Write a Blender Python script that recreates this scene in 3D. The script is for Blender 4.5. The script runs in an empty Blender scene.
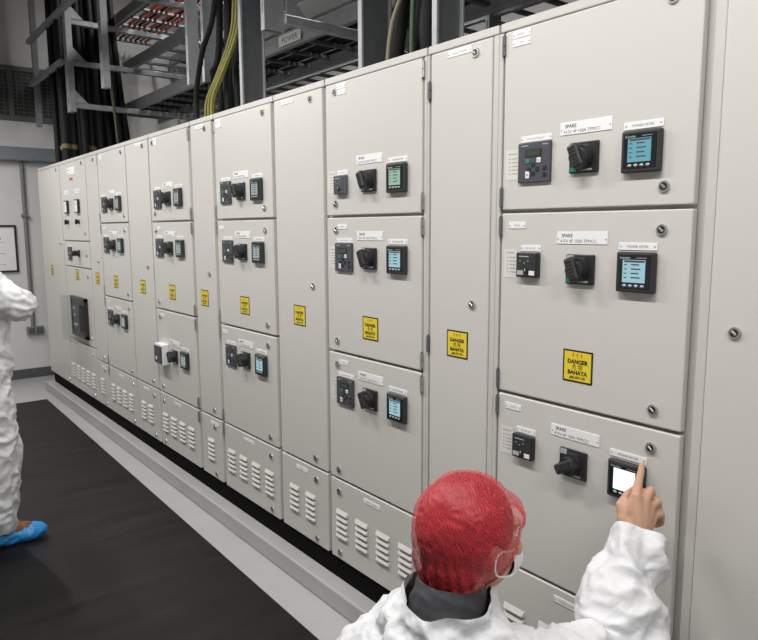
import bpy, bmesh, math, random
from mathutils import Vector, Matrix, noise
random.seed(7)
SC = bpy.context.scene
COL = SC.collection
V = Vector
PI = math.pi

# ------------------------------------------------------------------ materials
def mat(name, col, rough=0.5, metal=0.0, spec=0.5, emit=None, estr=0.0, bump=0.0, bscale=200.0, vary=0.0, vscale=6.0, coat=0.0, alpha=None):
    m = bpy.data.materials.new(name); m.use_nodes = True
    nt = m.node_tree; b = nt.nodes['Principled BSDF']
    b.inputs['Base Color'].default_value = (*col, 1); b.inputs['Roughness'].default_value = rough
    b.inputs['Metallic'].default_value = metal; b.inputs['Specular IOR Level'].default_value = spec
    b.inputs['Coat Weight'].default_value = coat
    if emit: b.inputs['Emission Color'].default_value = (*emit, 1); b.inputs['Emission Strength'].default_value = estr
    if alpha is not None: b.inputs['Alpha'].default_value = alpha
    tc = nt.nodes.new('ShaderNodeTexCoord')
    if vary:
        n = nt.nodes.new('ShaderNodeTexNoise'); n.inputs['Scale'].default_value = vscale; n.inputs['Detail'].default_value = 5
        nt.links.new(tc.outputs['Object'], n.inputs['Vector'])
        mx = nt.nodes.new('ShaderNodeMix'); mx.data_type = 'RGBA'
        mx.inputs[6].default_value = (*[c*(1-vary) for c in col], 1); mx.inputs[7].default_value = (*[min(1, c*(1+vary)) for c in col], 1)
        nt.links.new(n.outputs['Fac'], mx.inputs[0]); nt.links.new(mx.outputs[2], b.inputs['Base Color'])
    if bump:
        n = nt.nodes.new('ShaderNodeTexNoise'); n.inputs['Scale'].default_value = bscale; n.inputs['Detail'].default_value = 3
        nt.links.new(tc.outputs['Object'], n.inputs['Vector'])
        bp = nt.nodes.new('ShaderNodeBump'); bp.inputs['Strength'].default_value = bump; bp.inputs['Distance'].default_value = 0.002
        nt.links.new(n.outputs['Fac'], bp.inputs['Height']); nt.links.new(bp.outputs['Normal'], b.inputs['Normal'])
    return m

M = {}
M['panel'] = mat('powder_coat_grey', (0.60, 0.585, 0.555), 0.36, bump=0.06, bscale=400)
M['frame'] = mat('frame_grey', (0.56, 0.545, 0.515), 0.42, bump=0.06, bscale=400)
M['gasket_slot_shade'] = mat('gasket_and_slot_shade', (0.035, 0.03, 0.026), 0.7)
M['black'] = mat('black_plastic', (0.018, 0.018, 0.020), 0.42)
M['bezel'] = mat('meter_bezel', (0.026, 0.027, 0.030), 0.5)
M['glass'] = mat('meter_glass', (0.010, 0.011, 0.014), 0.15)
M['relay'] = mat('relay_slate', (0.058, 0.060, 0.075), 0.5)
M['relaygrey'] = mat('relay_grey', (0.11, 0.11, 0.12), 0.5)
M['lcd'] = mat('lcd_olive', (0.045, 0.065, 0.045), 0.25)
M['green'] = mat('key_green', (0.02, 0.22, 0.14), 0.5)
M['white'] = mat('label_white', (0.82, 0.82, 0.82), 0.5)
M['card'] = mat('card_white', (0.68, 0.66, 0.62), 0.6)
M['ink'] = mat('ink', (0.06, 0.06, 0.07), 0.6)
M['inkgrey'] = mat('ink_grey', (0.30, 0.30, 0.31), 0.6)
M['yellow'] = mat('sign_yellow', (0.78, 0.60, 0.03), 0.5)
M['signblack'] = mat('sign_black', (0.02, 0.016, 0.012), 0.5)
M['red'] = mat('sign_red', (0.5, 0.12, 0.02), 0.5)
M['chrome'] = mat('chrome', (0.55, 0.54, 0.52), 0.34, metal=1.0)
M['keygrey'] = mat('key_grey', (0.42, 0.43, 0.44), 0.45)
def screen(name, c, s): return mat(name, (0.02, 0.03, 0.03), 0.25, emit=c, estr=s)
M['scr_blue'] = screen('screen_blue', (0.20, 0.56, 0.70), 0.62)
M['scr_cyan'] = screen('screen_cyan', (0.42, 0.72, 0.80), 0.72)
M['scr_green'] = screen('screen_green', (0.42, 0.66, 0.50), 0.70)
M['scr_pale'] = screen('screen_pale', (0.45, 0.56, 0.52), 0.62)
M['scr_white'] = screen('screen_white', (0.86, 0.97, 1.0), 1.25)
M['galv'] = mat('galvanised', (0.34, 0.35, 0.365), 0.5, metal=0.4, vary=0.22, vscale=18, bump=0.05, bscale=60)
M['galvdark'] = mat('galvanised_dark_shade', (0.13, 0.137, 0.147), 0.5, metal=0.4, vary=0.25, vscale=14)
M['cable'] = mat('cable_black', (0.009, 0.009, 0.0095), 0.62, spec=0.25)
M['cable_yg'] = mat('cable_yellow_green', (0.27, 0.26, 0.06), 0.5, vary=0.3, vscale=40)
M['cable_g'] = mat('cable_green', (0.035, 0.06, 0.02), 0.5)
M['cable_o'] = mat('cable_orange', (0.62, 0.17, 0.08), 0.6)
M['cable_w'] = mat('cable_pale', (0.25, 0.22, 0.16), 0.6)
M['tape'] = mat('tape_tan', (0.16, 0.12, 0.05), 0.6)
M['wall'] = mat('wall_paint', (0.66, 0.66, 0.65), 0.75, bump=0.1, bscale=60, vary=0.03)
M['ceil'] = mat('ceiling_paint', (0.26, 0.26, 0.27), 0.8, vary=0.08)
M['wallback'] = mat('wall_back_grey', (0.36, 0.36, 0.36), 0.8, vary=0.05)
M['skirt'] = mat('skirting_grey', (0.085, 0.085, 0.09), 0.5)
M['trunk'] = mat('trunking_grey', (0.20, 0.225, 0.25), 0.5, vary=0.15, vscale=20)
M['pvc'] = mat('conduit_grey', (0.20, 0.20, 0.205), 0.5)
M['mesh'] = mat('grille_dark', (0.045, 0.045, 0.045), 0.6)
M['alu'] = mat('grille_frame', (0.13, 0.13, 0.13), 0.5)
M['base'] = mat('base_channel_black_shade', (0.0045, 0.0045, 0.0045), 0.85, spec=0.08)  # black steel, darkened further to paint in the shade of the recess
M['skin'] = mat('skin', (0.52, 0.30, 0.20), 0.5, vary=0.10, vscale=30, bump=0.15, bscale=300)
M['hair'] = mat('hair_black', (0.018, 0.013, 0.012), 0.5, bump=0.6, bscale=120)
M['shirt'] = mat('shirt_charcoal', (0.055, 0.055, 0.062), 0.85)
M['mask'] = mat('mask_white', (0.80, 0.80, 0.80), 0.8)
M['shoe'] = mat('shoe_brown', (0.20, 0.09, 0.03), 0.6, vary=0.7, vscale=45)
M['blue'] = mat('cover_blue', (0.03, 0.26, 0.62), 0.4, bump=0.7, bscale=35)
M['lamp'] = mat('lamp_diffuser', (0.9, 0.9, 0.9), 0.6, emit=(1.0, 0.985, 0.95), estr=1.0)
M['lamphouse'] = mat('lamp_housing', (0.7, 0.7, 0.7), 0.5)

def floor_mats():
    m = mat('epoxy_grey', (0.43, 0.42, 0.42), 0.3, vary=0.10, vscale=5, bump=0.1, bscale=20); M['epoxy'] = m
    m2 = mat('concrete_painted', (0.41, 0.40, 0.40), 0.36, vary=0.14, vscale=4, bump=0.25, bscale=18); M['plinth'] = m2
    # black rubber mat: faint scuffs
    m3 = mat('rubber_mat', (0.0215, 0.0205, 0.0200), 0.46, spec=0.22, bump=0.15, bscale=120); M['mat'] = m3
    nt = m3.node_tree; b = nt.nodes['Principled BSDF']
    tc = nt.nodes.new('ShaderNodeTexCoord'); mp = nt.nodes.new('ShaderNodeMapping'); mp.inputs['Scale'].default_value = (5.0, 0.9, 1); mp.inputs['Rotation'].default_value = (0, 0, 0.5)
    n = nt.nodes.new('ShaderNodeTexNoise'); n.inputs['Scale'].default_value = 1.6; n.inputs['Detail'].default_value = 7; n.inputs['Roughness'].default_value = 0.65
    r = nt.nodes.new('ShaderNodeValToRGB'); r.color_ramp.elements[0].position = 0.35; r.color_ramp.elements[0].color = (0.005, 0.0047, 0.0046, 1)
    r.color_ramp.elements[1].position = 0.72; r.color_ramp.elements[1].color = (0.018, 0.0168, 0.0155, 1)
    nt.links.new(tc.outputs['Object'], mp.inputs['Vector']); nt.links.new(mp.outputs['Vector'], n.inputs['Vector'])
    nt.links.new(n.outputs['Fac'], r.inputs['Fac']); nt.links.new(r.outputs['Color'], b.inputs['Base Color'])
    r2 = nt.nodes.new('ShaderNodeMapRange'); r2.inputs['To Min'].default_value = 0.36; r2.inputs['To Max'].default_value = 0.6
    nt.links.new(n.outputs['Fac'], r2.inputs['Value']); nt.links.new(r2.outputs['Result'], b.inputs['Roughness'])
floor_mats()

def tyvek():
    m = mat('coverall_white', (0.67, 0.675, 0.695), 0.65); nt = m.node_tree; b = nt.nodes['Principled BSDF']
    tc = nt.nodes.new('ShaderNodeTexCoord')
    v = nt.nodes.new('ShaderNodeTexNoise'); v.inputs['Scale'].default_value = 16; v.inputs['Detail'].default_value = 4; v.inputs['Distortion'].default_value = 1.2
    nt.links.new(tc.outputs['Object'], v.inputs['Vector'])
    bp = nt.nodes.new('ShaderNodeBump'); bp.inputs['Strength'].default_value = 0.5; bp.inputs['Distance'].default_value = 0.012
    nt.links.new(v.outputs['Fac'], bp.inputs['Height']); nt.links.new(bp.outputs['Normal'], b.inputs['Normal'])
    M['tyvek'] = m
tyvek()

def netmat():
    m = bpy.data.materials.new('hairnet_red'); m.use_nodes = True; nt = m.node_tree; nt.nodes.clear()
    out = nt.nodes.new('ShaderNodeOutputMaterial'); mix = nt.nodes.new('ShaderNodeMixShader'); tr = nt.nodes.new('ShaderNodeBsdfTransparent')
    b = nt.nodes.new('ShaderNodeBsdfPrincipled'); b.inputs['Base Color'].default_value = (0.66, 0.03, 0.045, 1); b.inputs['Roughness'].default_value = 0.5
    b.inputs['Sheen Weight'].default_value = 0.15; b.inputs['Sheen Tint'].default_value = (1, 0.6, 0.6, 1)
    tc = nt.nodes.new('ShaderNodeTexCoord')
    mp = nt.nodes.new('ShaderNodeMapping'); mp.inputs['Scale'].default_value = (1, 1, 1)
    nz = nt.nodes.new('ShaderNodeTexNoise'); nz.inputs['Scale'].default_value = 9; nz.inputs['Detail'].default_value = 3
    w = nt.nodes.new('ShaderNodeTexWave'); w.wave_type = 'BANDS'; w.bands_direction = 'DIAGONAL'; w.inputs['Scale'].default_value = 80; w.inputs['Distortion'].default_value = 14; w.inputs['Detail'].default_value = 3; w.inputs['Detail Scale'].default_value = 0.7
    nt.links.new(tc.outputs['Object'], nz.inputs['Vector']); nt.links.new(tc.outputs['Object'], mp.inputs['Vector']); nt.links.new(mp.outputs['Vector'], w.inputs['Vector'])
    r = nt.nodes.new('ShaderNodeMapRange'); r.inputs['From Min'].default_value = 0.2; r.inputs['From Max'].default_value = 0.9; r.inputs['To Min'].default_value = 0.36; r.inputs['To Max'].default_value = 0.64
    nt.links.new(w.outputs['Fac'], r.inputs['Value'])
    a = nt.nodes.new('ShaderNodeMath'); a.operation = 'MULTIPLY_ADD'; a.inputs[1].default_value = 0.5; a.inputs[2].default_value = -0.25
    nt.links.new(nz.outputs['Fac'], a.inputs[0])
    s = nt.nodes.new('ShaderNodeMath'); s.operation = 'ADD'; s.use_clamp = True
    nt.links.new(r.outputs['Result'], s.inputs[0]); nt.links.new(a.outputs[0], s.inputs[1])
    nt.links.new(s.outputs[0], mix.inputs['Fac']); nt.links.new(tr.outputs[0], mix.inputs[1]); nt.links.new(b.outputs[0], mix.inputs[2]); nt.links.new(mix.outputs[0], out.inputs['Surface'])
    M['net'] = m
netmat()
def clearmat():
    m = bpy.data.materials.new('clear_plastic'); m.use_nodes = True; nt = m.node_tree; nt.nodes.clear()
    out = nt.nodes.new('ShaderNodeOutputMaterial'); mix = nt.nodes.new('ShaderNodeMixShader'); tr = nt.nodes.new('ShaderNodeBsdfTransparent'); tr.inputs[0].default_value = (0.93, 0.94, 0.94, 1)
    g = nt.nodes.new('ShaderNodeBsdfPrincipled'); g.inputs['Base Color'].default_value = (0.75, 0.75, 0.75, 1); g.inputs['Roughness'].default_value = 0.12
    mix.inputs['Fac'].default_value = 0.035
    nt.links.new(tr.outputs[0], mix.inputs[1]); nt.links.new(g.outputs[0], mix.inputs[2]); nt.links.new(mix.outputs[0], out.inputs['Surface'])
    M['clear'] = m
clearmat()

# ------------------------------------------------------------------ mesh builder
class MB:
    def __init__(s): s.v = []; s.f = []; s.mi = []; s.mats = []; s.sm = []
    def _m(s, m):
        if m not in s.mats: s.mats.append(m)
        return s.mats.index(m)
    def add(s, verts, faces, m, smooth=False):
        o = len(s.v); s.v += [tuple(v) for v in verts]; k = s._m(m)
        for f in faces: s.f.append([i+o for i in f]); s.mi.append(k); s.sm.append(smooth)
    def box(s, a, b, m, bev=0.0, seg=2, mtx=None):
        x0, y0, z0 = a; x1, y1, z1 = b
        bm = bmesh.new(); bmesh.ops.create_cube(bm, size=1)
        for v in bm.verts: v.co = V(((x0+x1)/2+v.co.x*(x1-x0), (y0+y1)/2+v.co.y*(y1-y0), (z0+z1)/2+v.co.z*(z1-z0)))
        if bev > 0: bmesh.ops.bevel(bm, geom=bm.edges[:], offset=bev, segments=seg, affect='EDGES', profile=0.5)
        s.bm(bm, m, mtx); bm.free(); return s
    def bm(s, bm, m, mtx=None, smooth=False):
        bm.verts.index_update()
        vs = [(mtx @ v.co if mtx else v.co.copy()) for v in bm.verts]
        s.add(vs, [[v.index for v in f.verts] for f in bm.faces], m, smooth)
    def cyl(s, p0, p1, r0, m, r1=None, n=20, cap=True, smooth=True):
        p0 = V(p0); p1 = V(p1); r1 = r0 if r1 is None else r1
        d = (p1-p0).normalized(); a = d.orthogonal().normalized(); b = d.cross(a)
        vs = []
        for p, r in ((p0, r0), (p1, r1)):
            for i in range(n):
                t = 2*PI*i/n; vs.append(p+a*r*math.cos(t)+b*r*math.sin(t))
        s.add(vs, [[i, (i+1) % n, n+(i+1) % n, n+i] for i in range(n)], m, smooth)
        if cap:
            s.add(vs[:n], [list(range(n))[::-1]], m); s.add(vs[n:], [list(range(n))], m)
        return s
    def tube(s, pts, r, m, n=8):
        pts = [V(p) for p in pts]; P = catmull(pts, 6) if len(pts) > 2 else pts
        vs = []; up = None
        for i, p in enumerate(P):
            d = (P[min(i+1, len(P)-1)]-P[max(i-1, 0)]).normalized()
            if up is None: up = d.orthogonal().normalized()
            up = (up-d*up.dot(d)).normalized(); b = d.cross(up)
            for k in range(n):
                t = 2*PI*k/n; vs.append(p+up*r*math.cos(t)+b*r*math.sin(t))
        fs = []
        for i in range(len(P)-1):
            for k in range(n): fs.append([i*n+k, i*n+(k+1) % n, (i+1)*n+(k+1) % n, (i+1)*n+k])
        s.add(vs, fs, m, True); L = len(P)-1
        s.add(vs[:n], [list(range(n))[::-1]], m); s.add(vs[L*n:], [list(range(n))], m)
        return s
    def mesh(s, name):
        me = bpy.data.meshes.new(name); me.from_pydata(s.v, [], s.f)
        for m in s.mats: me.materials.append(M[m])
        me.polygons.foreach_set('material_index', s.mi); me.polygons.foreach_set('use_smooth', s.sm); me.update()
        return me
    def build(s, name, parent=None, loc=(0, 0, 0), rot=None):
        return put(name, s.mesh(name), parent, loc, rot)
def catmull(p, k):
    out = []; q = [p[0]*2-p[1]]+p+[p[-1]*2-p[-2]]
    for i in range(1, len(q)-2):
        for j in range(k):
            t = j/k; a, b, c, d = q[i-1], q[i], q[i+1], q[i+2]
            out.append(0.5*((2*b)+(c-a)*t+(2*a-5*b+4*c-d)*t*t+(3*b-a-3*c+d)*t**3))
    out.append(p[-1]); return out
def put(name, me, parent=None, loc=(0, 0, 0), rot=None):
    o = bpy.data.objects.new(name, me); COL.objects.link(o); o.location = loc
    if rot: o.rotation_euler = rot
    if parent: o.parent = parent
    return o
def tag(o, label, cat, group=None):
    o['label'] = label; o['category'] = cat
    if group: o['group'] = group
    return o
def thing(name, label, cat, loc=(0, 0, 0), group=None, rot=None):
    o = bpy.data.objects.new(name, None); COL.objects.link(o); o.location = loc; o.empty_display_size = 0.1
    if rot: o.rotation_euler = rot
    return tag(o, label, cat, group)
def struct(o): o['kind'] = 'structure'; return o

_tx = {}
def text(mb, s, size, x, z, m, y=-0.0005, align='LEFT', bold=0.0, sx=1.0):
    """lettering lying in the xz plane, facing -y"""
    key = (s, align, bold)
    if key not in _tx:
        c = bpy.data.curves.new('t', 'FONT'); c.body = s; c.size = 1; c.align_x = align; c.offset = bold; c.resolution_u = 2
        o = bpy.data.objects.new('t', c); COL.objects.link(o)
        me = bpy.data.meshes.new_from_object(o.evaluated_get(bpy.context.evaluated_depsgraph_get()))
        _tx[key] = ([v.co.copy() for v in me.vertices], [list(p.vertices) for p in me.polygons])
        bpy.data.objects.remove(o); bpy.data.curves.remove(c); bpy.data.meshes.remove(me)
    vs, fs = _tx[key]
    mb.add([(x+v.x*size*sx, y, z+v.y*size) for v in vs], fs, m)

# ------------------------------------------------------------------ room
def room():
    b = MB(); b.box((-8.3, -4.0, -0.1), (3.2, 3.0, 0.0), 'epoxy'); struct(b.build('floor'))
    b = MB(); b.box((-8.3, -4.0, 0.0), (-8.2, 3.0, 4.6), 'wall'); struct(b.build('wall_left'))
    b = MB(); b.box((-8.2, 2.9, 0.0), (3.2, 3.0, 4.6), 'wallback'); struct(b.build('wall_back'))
    b = MB(); b.box((-8.2, -4.0, 0.0), (3.2, -3.9, 4.6), 'wall'); struct(b.build('wall_front'))
    b = MB(); b.box((3.1, -3.9, 0.0), (3.2, 2.9, 4.6), 'wall'); struct(b.build('wall_right'))
    b = MB(); b.box((-8.3, -4.0, 4.6), (3.2, 3.0, 4.7), 'ceil')
    for i in range(24):
        y = -0.4+i*0.14; b.box((-8.2, y, 4.54), (3.1, y+0.06, 4.6), 'ceil')
    struct(b.build('ceiling'))
    b = MB(); b.box((-8.2, -3.9, 0.0), (-8.185, 2.9, 0.105), 'skirt', 0.003); struct(b.build('baseboard_left'))
    # painted plinth the switchboard stands on
    b = MB(); b.box((-7.46, -0.067, 0.0), (0.9, 0.95, 0.093), 'plinth', 0.010, 3)
    o = b.build('concrete_plinth'); struct(o)
    # rubber mat
    mb = MB(); z = 0.005
    vs = [(-7.02, -0.155, 0.0005), (0.9, -0.288, 0.0005), (0.9, -2.7, 0.0005), (-7.02, -2.7, 0.0005)]
    vs += [(x, y, z) for x, y, _ in vs]
    mb.add(vs, [[4, 5, 6, 7], [0, 1, 5, 4], [1, 2, 6, 5], [2, 3, 7, 6], [3, 0, 4, 7], [3, 2, 1, 0]], 'mat')
    tag(mb.build('floor_mat'), 'black rubber floor mat covering the aisle in front of the grey plinth', 'floor mat')
room()

# fittings of the end wall
def wall_fittings():
    t = thing('ventilation_grille', 'dark mesh ventilation grille high on the white end wall', 'vent', (-8.2, -0.25, 2.78))
    b = MB(); b.box((0.0, -1.4, 0.0), (0.03, 0.95, 0.05), 'alu', 0.004); b.box((0.0, -1.4, 0.51), (0.03, 0.95, 0.56), 'alu', 0.004)
    for y in (-1.4, -0.62, 0.17, 0.90): b.box((0.0, y, 0.05), (0.032, y+0.05, 0.51), 'alu')
    b.build('frame', t)
    b = MB(); b.box((0.002, -1.38, 0.04), (0.006, 0.93, 0.52), 'mesh')
    for i in range(38): b.box((0.006, -1.37+i*0.06, 0.04), (0.012, -1.36+i*0.06, 0.52), 'alu')
    for i in range(12): b.box((0.006, -1.38, 0.05+i*0.04), (0.014, 0.93, 0.058+i*0.04), 'alu')
    b.build('mesh_screen', t)
    t = thing('cable_trunking', 'blue-grey horizontal metal trunking along the end wall below the grille', 'trunking', (-8.199, 0, 2.36))
    b = MB(); b.box((0, -2.6, 0), (0.11, 2.6, 0.14), 'trunk', 0.004); b.build('body', t)
    b = MB(); b.box((0.11, -2.6, 0.008), (0.114, 2.6, 0.132), 'trunk', 0.001); b.build('cover', t)
    t = thing('conduit', 'grey vertical conduit dropping to the socket on the end wall', 'conduit', (-8.17, -0.005, 0.57))
    b = MB(); b.cyl((0, 0, 0), (0, 0, 1.79), 0.020, 'pvc'); b.build('pipe', t)
    for z in (0.28, 1.2):
        b = MB(); b.box((-0.03, -0.035, z), (0.027, 0.035, z+0.03), 'pvc', 0.004); b.build('clip', t)
    t = thing('socket_box', 'grey twin socket box at the foot of the wall conduit', 'socket', (-8.2, 0.015, 0.49))
    b = MB(); b.box((0, -0.085, 0), (0.055, 0.085, 0.085), 'pvc', 0.008); b.build('box', t)
    for y in (-0.04, 0.04):
        b = MB(); b.box((0.055, y-0.028, 0.015), (0.060, y+0.028, 0.07), 'skirt', 0.002); b.cyl((0.06, y, 0.05), (0.064, y, 0.05), 0.008, 'pvc', n=10); b.build('outlet', t)
    t = thing('notice_frame', 'black framed white notice hanging on the end wall beside the conduit', 'framed notice', (-8.198, -0.1, 1.18))
    b = MB()
    for a, c in (((0, -0.72, 0), (0.025, -0.70, 0.504)), ((0, -0.02, 0), (0.025, 0, 0.504)), ((0, -0.70, 0), (0.025, -0.02, 0.02)), ((0, -0.70, 0.484), (0.025, -0.02, 0.504))): b.box(a, c, 'black', 0.003)
    b.build('frame', t)
    b = MB(); b.box((0.002, -0.70, 0.02), (0.01, -0.02, 0.484), 'white')
    for i in range(9): b.box((0.01, -0.60, 0.08+i*0.04), (0.0105, -0.12-0.05*(i % 3), 0.085+i*0.04), 'inkgrey')
    b.build('notice_sheet', t)
wall_fittings()

# ------------------------------------------------------------------ instruments (local: x right, z up, -y out of the door)
CACHE = {}
def cached(key, fn):
    if key not in CACHE: CACHE[key] = fn().mesh(key if isinstance(key, str) else key[0])
    return CACHE[key]

def power_meter(par, x, z, scr):
    """x, z = lower left corner of a 112 x 106 mm bezel"""
    def bz():
        b = MB(); b.box((0, -0.018, 0), (0.106, 0, 0.104), 'bezel', 0.005, 3)
        b.box((0.008, -0.0190, 0.009), (0.098, -0.017, 0.096), 'glass', 0.001, 1)
        text(b, 'Schneider', 0.0075, 0.012, 0.0865, 'keygrey', -0.0194, bold=0.02)
        b.box((0.058, -0.0193, 0.0885), (0.086, -0.0190, 0.090), 'inkgrey')
        return b
    o = put('power_meter', cached('power_meter', bz), par, (x+0.008, 0, z))
    def sc():
        b = MB(); b.box((0, -0.0007, 0), (0.063, 0, 0.058), scr)
        if scr != 'scr_white':
            b.box((0.004, -0.0009, 0.0515), (0.061, -0.0007, 0.0565), 'ink' if scr == 'scr_blue' else 'relay')
            for i in range(4):
                zz = 0.044-i*0.011
                b.box((0.004, -0.0009, zz), (0.012, -0.0007, zz+0.0028), 'relay'); b.box((0.024, -0.0009, zz), (0.046+0.004*(i % 2), -0.0007, zz+0.0035), 'relay')
        return b
    put('screen', cached(('screen', scr), sc), o, (0.0205, -0.0191, 0.0260))
    def bt():
        b = MB(); bm = bmesh.new(); bmesh.ops.create_uvsphere(bm, u_segments=14, v_segments=8, radius=1)
        b.bm(bm, 'keygrey', Matrix.Diagonal((0.0058, 0.003, 0.0038, 1)), True); bm.free(); return b
    for i in range(4): put('button', cached('meter_button', bt), o, (0.027+i*0.0165, -0.0190, 0.0175))
    def lb():
        b = MB(); b.box((0, -0.002, 0), (0.108, 0, 0.019), 'white', 0.0005, 1)
        text(b, 'POWER METER', 0.0088, 0.054, 0.0062, 'ink', -0.0022, 'CENTER')
        for xx in (0.007, 0.101): b.cyl((xx, -0.0028, 0.0095), (xx, -0.001, 0.0095), 0.0022, 'inkgrey', n=8)
        return b
    put('meter_label', cached('meter_label', lb), par, (x+0.004, 0, z+0.108))
    return o

def rotary_handle(par, x, z, ang):
    def pl():
        b = MB(); b.box((0, -0.010, 0), (0.090, 0, 0.083), 'black', 0.003); b.box((0.030, -0.0108, 0.066), (0.062, -0.010, 0.076), 'relay', 0)
        b.box((0.004, -0.0112, 0.066), (0.026, -0.010, 0.081), 'keygrey'); text(b, 'I', 0.011, 0.013, 0.069, 'ink', -0.0115)
        b.box((0.040, -0.0111, 0.006), (0.074, -0.010, 0.011), 'keygrey'); b.box((0.004, -0.0112, 0.004), (0.024, -0.010, 0.016), 'green')
        b.cyl((0.043, -0.010, 0.041), (0.043, -0.022, 0.041), 0.033, 'black', 0.031, n=28)
        return b
    o = put('rotary_handle', cached('handle_plate', pl), par, (x+0.004, 0, z))
    def gr():
        b = MB(); b.box((-0.0155, -0.030, -0.031), (0.0155, 0.0, 0.036), 'black', 0.007, 3)
        b.cyl((0, 0.0, 0), (0, -0.020, 0), 0.027, 'black', 0.024, n=24)
        for i in range(5): b.box((-0.010, -0.0312, -0.016+i*0.010), (0.010, -0.029, -0.012+i*0.010), 'bezel', 0.001, 1)
        b.box((-0.0165, -0.022, 0.016), (-0.0154, -0.008, 0.025), 'white'); b.box((-0.003, -0.022, 0.0355), (0.003, -0.012, 0.0366), 'white')
        return b
    put('grip', cached('handle_grip', gr), o, (0.044, -0.020, 0.041), (0, ang, 0))

def relay_big(par, x, z, dark='relay'):
    def bd():
        b = MB(); b.box((0, -0.010, 0), (0.116, 0, 0.114), dark, 0.0025)
        b.box((0.012, -0.0104, 0.104), (0.038, -0.010, 0.1065), 'keygrey'); b.box((0.088, -0.0104, 0.104), (0.108, -0.010, 0.1065), 'keygrey')
        for i in range(6): b.box((0.008, -0.0103, 0.048+i*0.008), (0.014, -0.010, 0.050+i*0.008), 'relaygrey')
        b.box((0.006, -0.0104, 0.012), (0.110, -0.010, 0.0125), 'relaygrey')
        return b
    o = put('protection_relay', cached(('relay_big', dark), bd), par, (x, 0, z))
    def lc():
        b = MB(); b.box((0, -0.001, 0), (0.058, 0, 0.022), 'black'); b.box((0.005, -0.0014, 0.003), (0.053, -0.001, 0.019), 'lcd'); return b
    put('relay_display', cached('relay_display', lc), o, (0.028, -0.0102, 0.072))
    for (kx, kz, kw, kh, km) in ((0.030, 0.054, 0.014, 0.014, 'green'), (0.070, 0.055, 0.014, 0.014, 'white'), (0.030, 0.012, 0.014, 0.020, 'white'),
                                 (0.051, 0.044, 0.012, 0.012, 'black'), (0.036, 0.031, 0.012, 0.012, 'black'), (0.066, 0.031, 0.012, 0.012, 'black'),
                                 (0.051, 0.018, 0.012, 0.012, 'black'), (0.092, 0.033, 0.012, 0.012, 'black'), (0.092, 0.014, 0.012, 0.012, 'black')):
        def ky(kw=kw, kh=kh, km=km):
            b = MB(); b.box((0, -0.0022, 0), (kw, 0, kh), km, 0.0008, 1)
            if km == 'white': b.box((kw*.3, -0.0025, kh*.3), (kw*.7, -0.0022, kh*.7), 'inkgrey')
            return b
        put('key', cached(('key', kw, kh, km), ky), o, (kx, -0.010, kz))
    relay_label(par, x+0.003, z+0.116, 0.110)
def relay_label(par, x, z, w):
    def lb():
        b = MB(); b.box((0, -0.002, 0), (w, 0, 0.018), 'white', 0.0005, 1)
        text(b, 'O/C & E/F RELAY' if w > 0.09 else 'E/F RELAY', 0.0085, w/2, 0.006, 'inkgrey', -0.0022, 'CENTER')
        for xx in (0.005, w-0.005): b.cyl((xx, -0.0028, 0.009), (xx, -0.001, 0.009), 0.002, 'inkgrey', n=8)
        return b
    put('relay_label', cached(('relay_label', w), lb), par, (x, 0, z))
def relay_small(par, x, z, col='black'):
    def bd():
        b = MB(); b.box((0, -0.018, 0), (0.078, 0, 0.073), col, 0.003); b.box((0.004, -0.0188, 0.004), (0.074, -0.018, 0.069), 'bezel' if col == 'black' else 'relay', 0)
        b.box((0.012, -0.0193, 0.060), (0.048, -0.0188, 0.063), 'keygrey')
        for i in range(3): b.box((0.014+0.014*i, -0.0192, 0.047-0.006*(i % 2)), (0.020+0.014*i, -0.0188, 0.050-0.006*(i % 2)), 'inkgrey')
        return b
    o = put('earth_fault_relay', cached(('relay_small', col), bd), par, (x, 0, z))
    def tg(w, m):
        def f():
            b = MB(); b.box((0, -0.001, 0), (w, 0, 0.013), m); return b
        return f
    if col == 'black':
        put('setting_tag', cached('tag_a', tg(0.024, 'keygrey')), o, (0.006, -0.0188, 0.007)); put('setting_tag', cached('tag_b', tg(0.020, 'white')), o, (0.050, -0.0188, 0.007))
    def kn():
        b = MB(); b.cyl((0, 0, 0), (0, -0.006, 0), 0.007, 'black', 0.006, n=14); b.box((-0.0012, -0.0065, 0), (0.0012, -0.006, 0.006), 'white'); return b
    put('dial', cached('relay_dial', kn), o, (0.040, -0.0188, 0.020))
    relay_label(par, x+0.004, z+0.076, 0.074)
def card(par, x, z):
    def f():
        b = MB(); b.box((0, -0.0008, 0), (0.050, 0, 0.087), 'card')
        b.box((0.010, -0.001, 0.074), (0.042, -0.0008, 0.0765), 'inkgrey')
        for i in range(5):
            zz = 0.060-i*0.011; b.box((0.012, -0.001, zz), (0.018, -0.0008, zz+0.003), 'inkgrey'); b.box((0.024, -0.001, zz), (0.046, -0.0008, zz+0.0025), 'inkgrey')
        return b
    put('setting_card', cached('setting_card', f), par, (x, 0, z))
def name_plate(par, x, z, w=0.163, h=0.034, lines=('SPARE', '415V 4P 100A TPMCC'), sz=None):
    def f():
        b = MB(); b.box((0, -0.002, 0), (w, 0, h), 'white', 0.0005, 1)
        if len(lines) == 2:
            text(b, lines[0], 0.0135, 0.016, h*0.55, 'ink', -0.0022, bold=0.02); text(b, lines[1], 0.0125, 0.012, h*0.12, 'ink', -0.0022)
        elif lines: text(b, lines[0], sz or h*0.42, w/2, h*0.33, 'inkgrey', -0.0022, 'CENTER')
        for xx in (0.005, w-0.005): b.cyl((xx, -0.0028, h*.4), (xx, -0.001, h*.4), 0.0022, 'inkgrey', n=8)
        return b
    put('name_plate', cached(('name_plate', w, h, lines), f), par, (x, 0, z))
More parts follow.
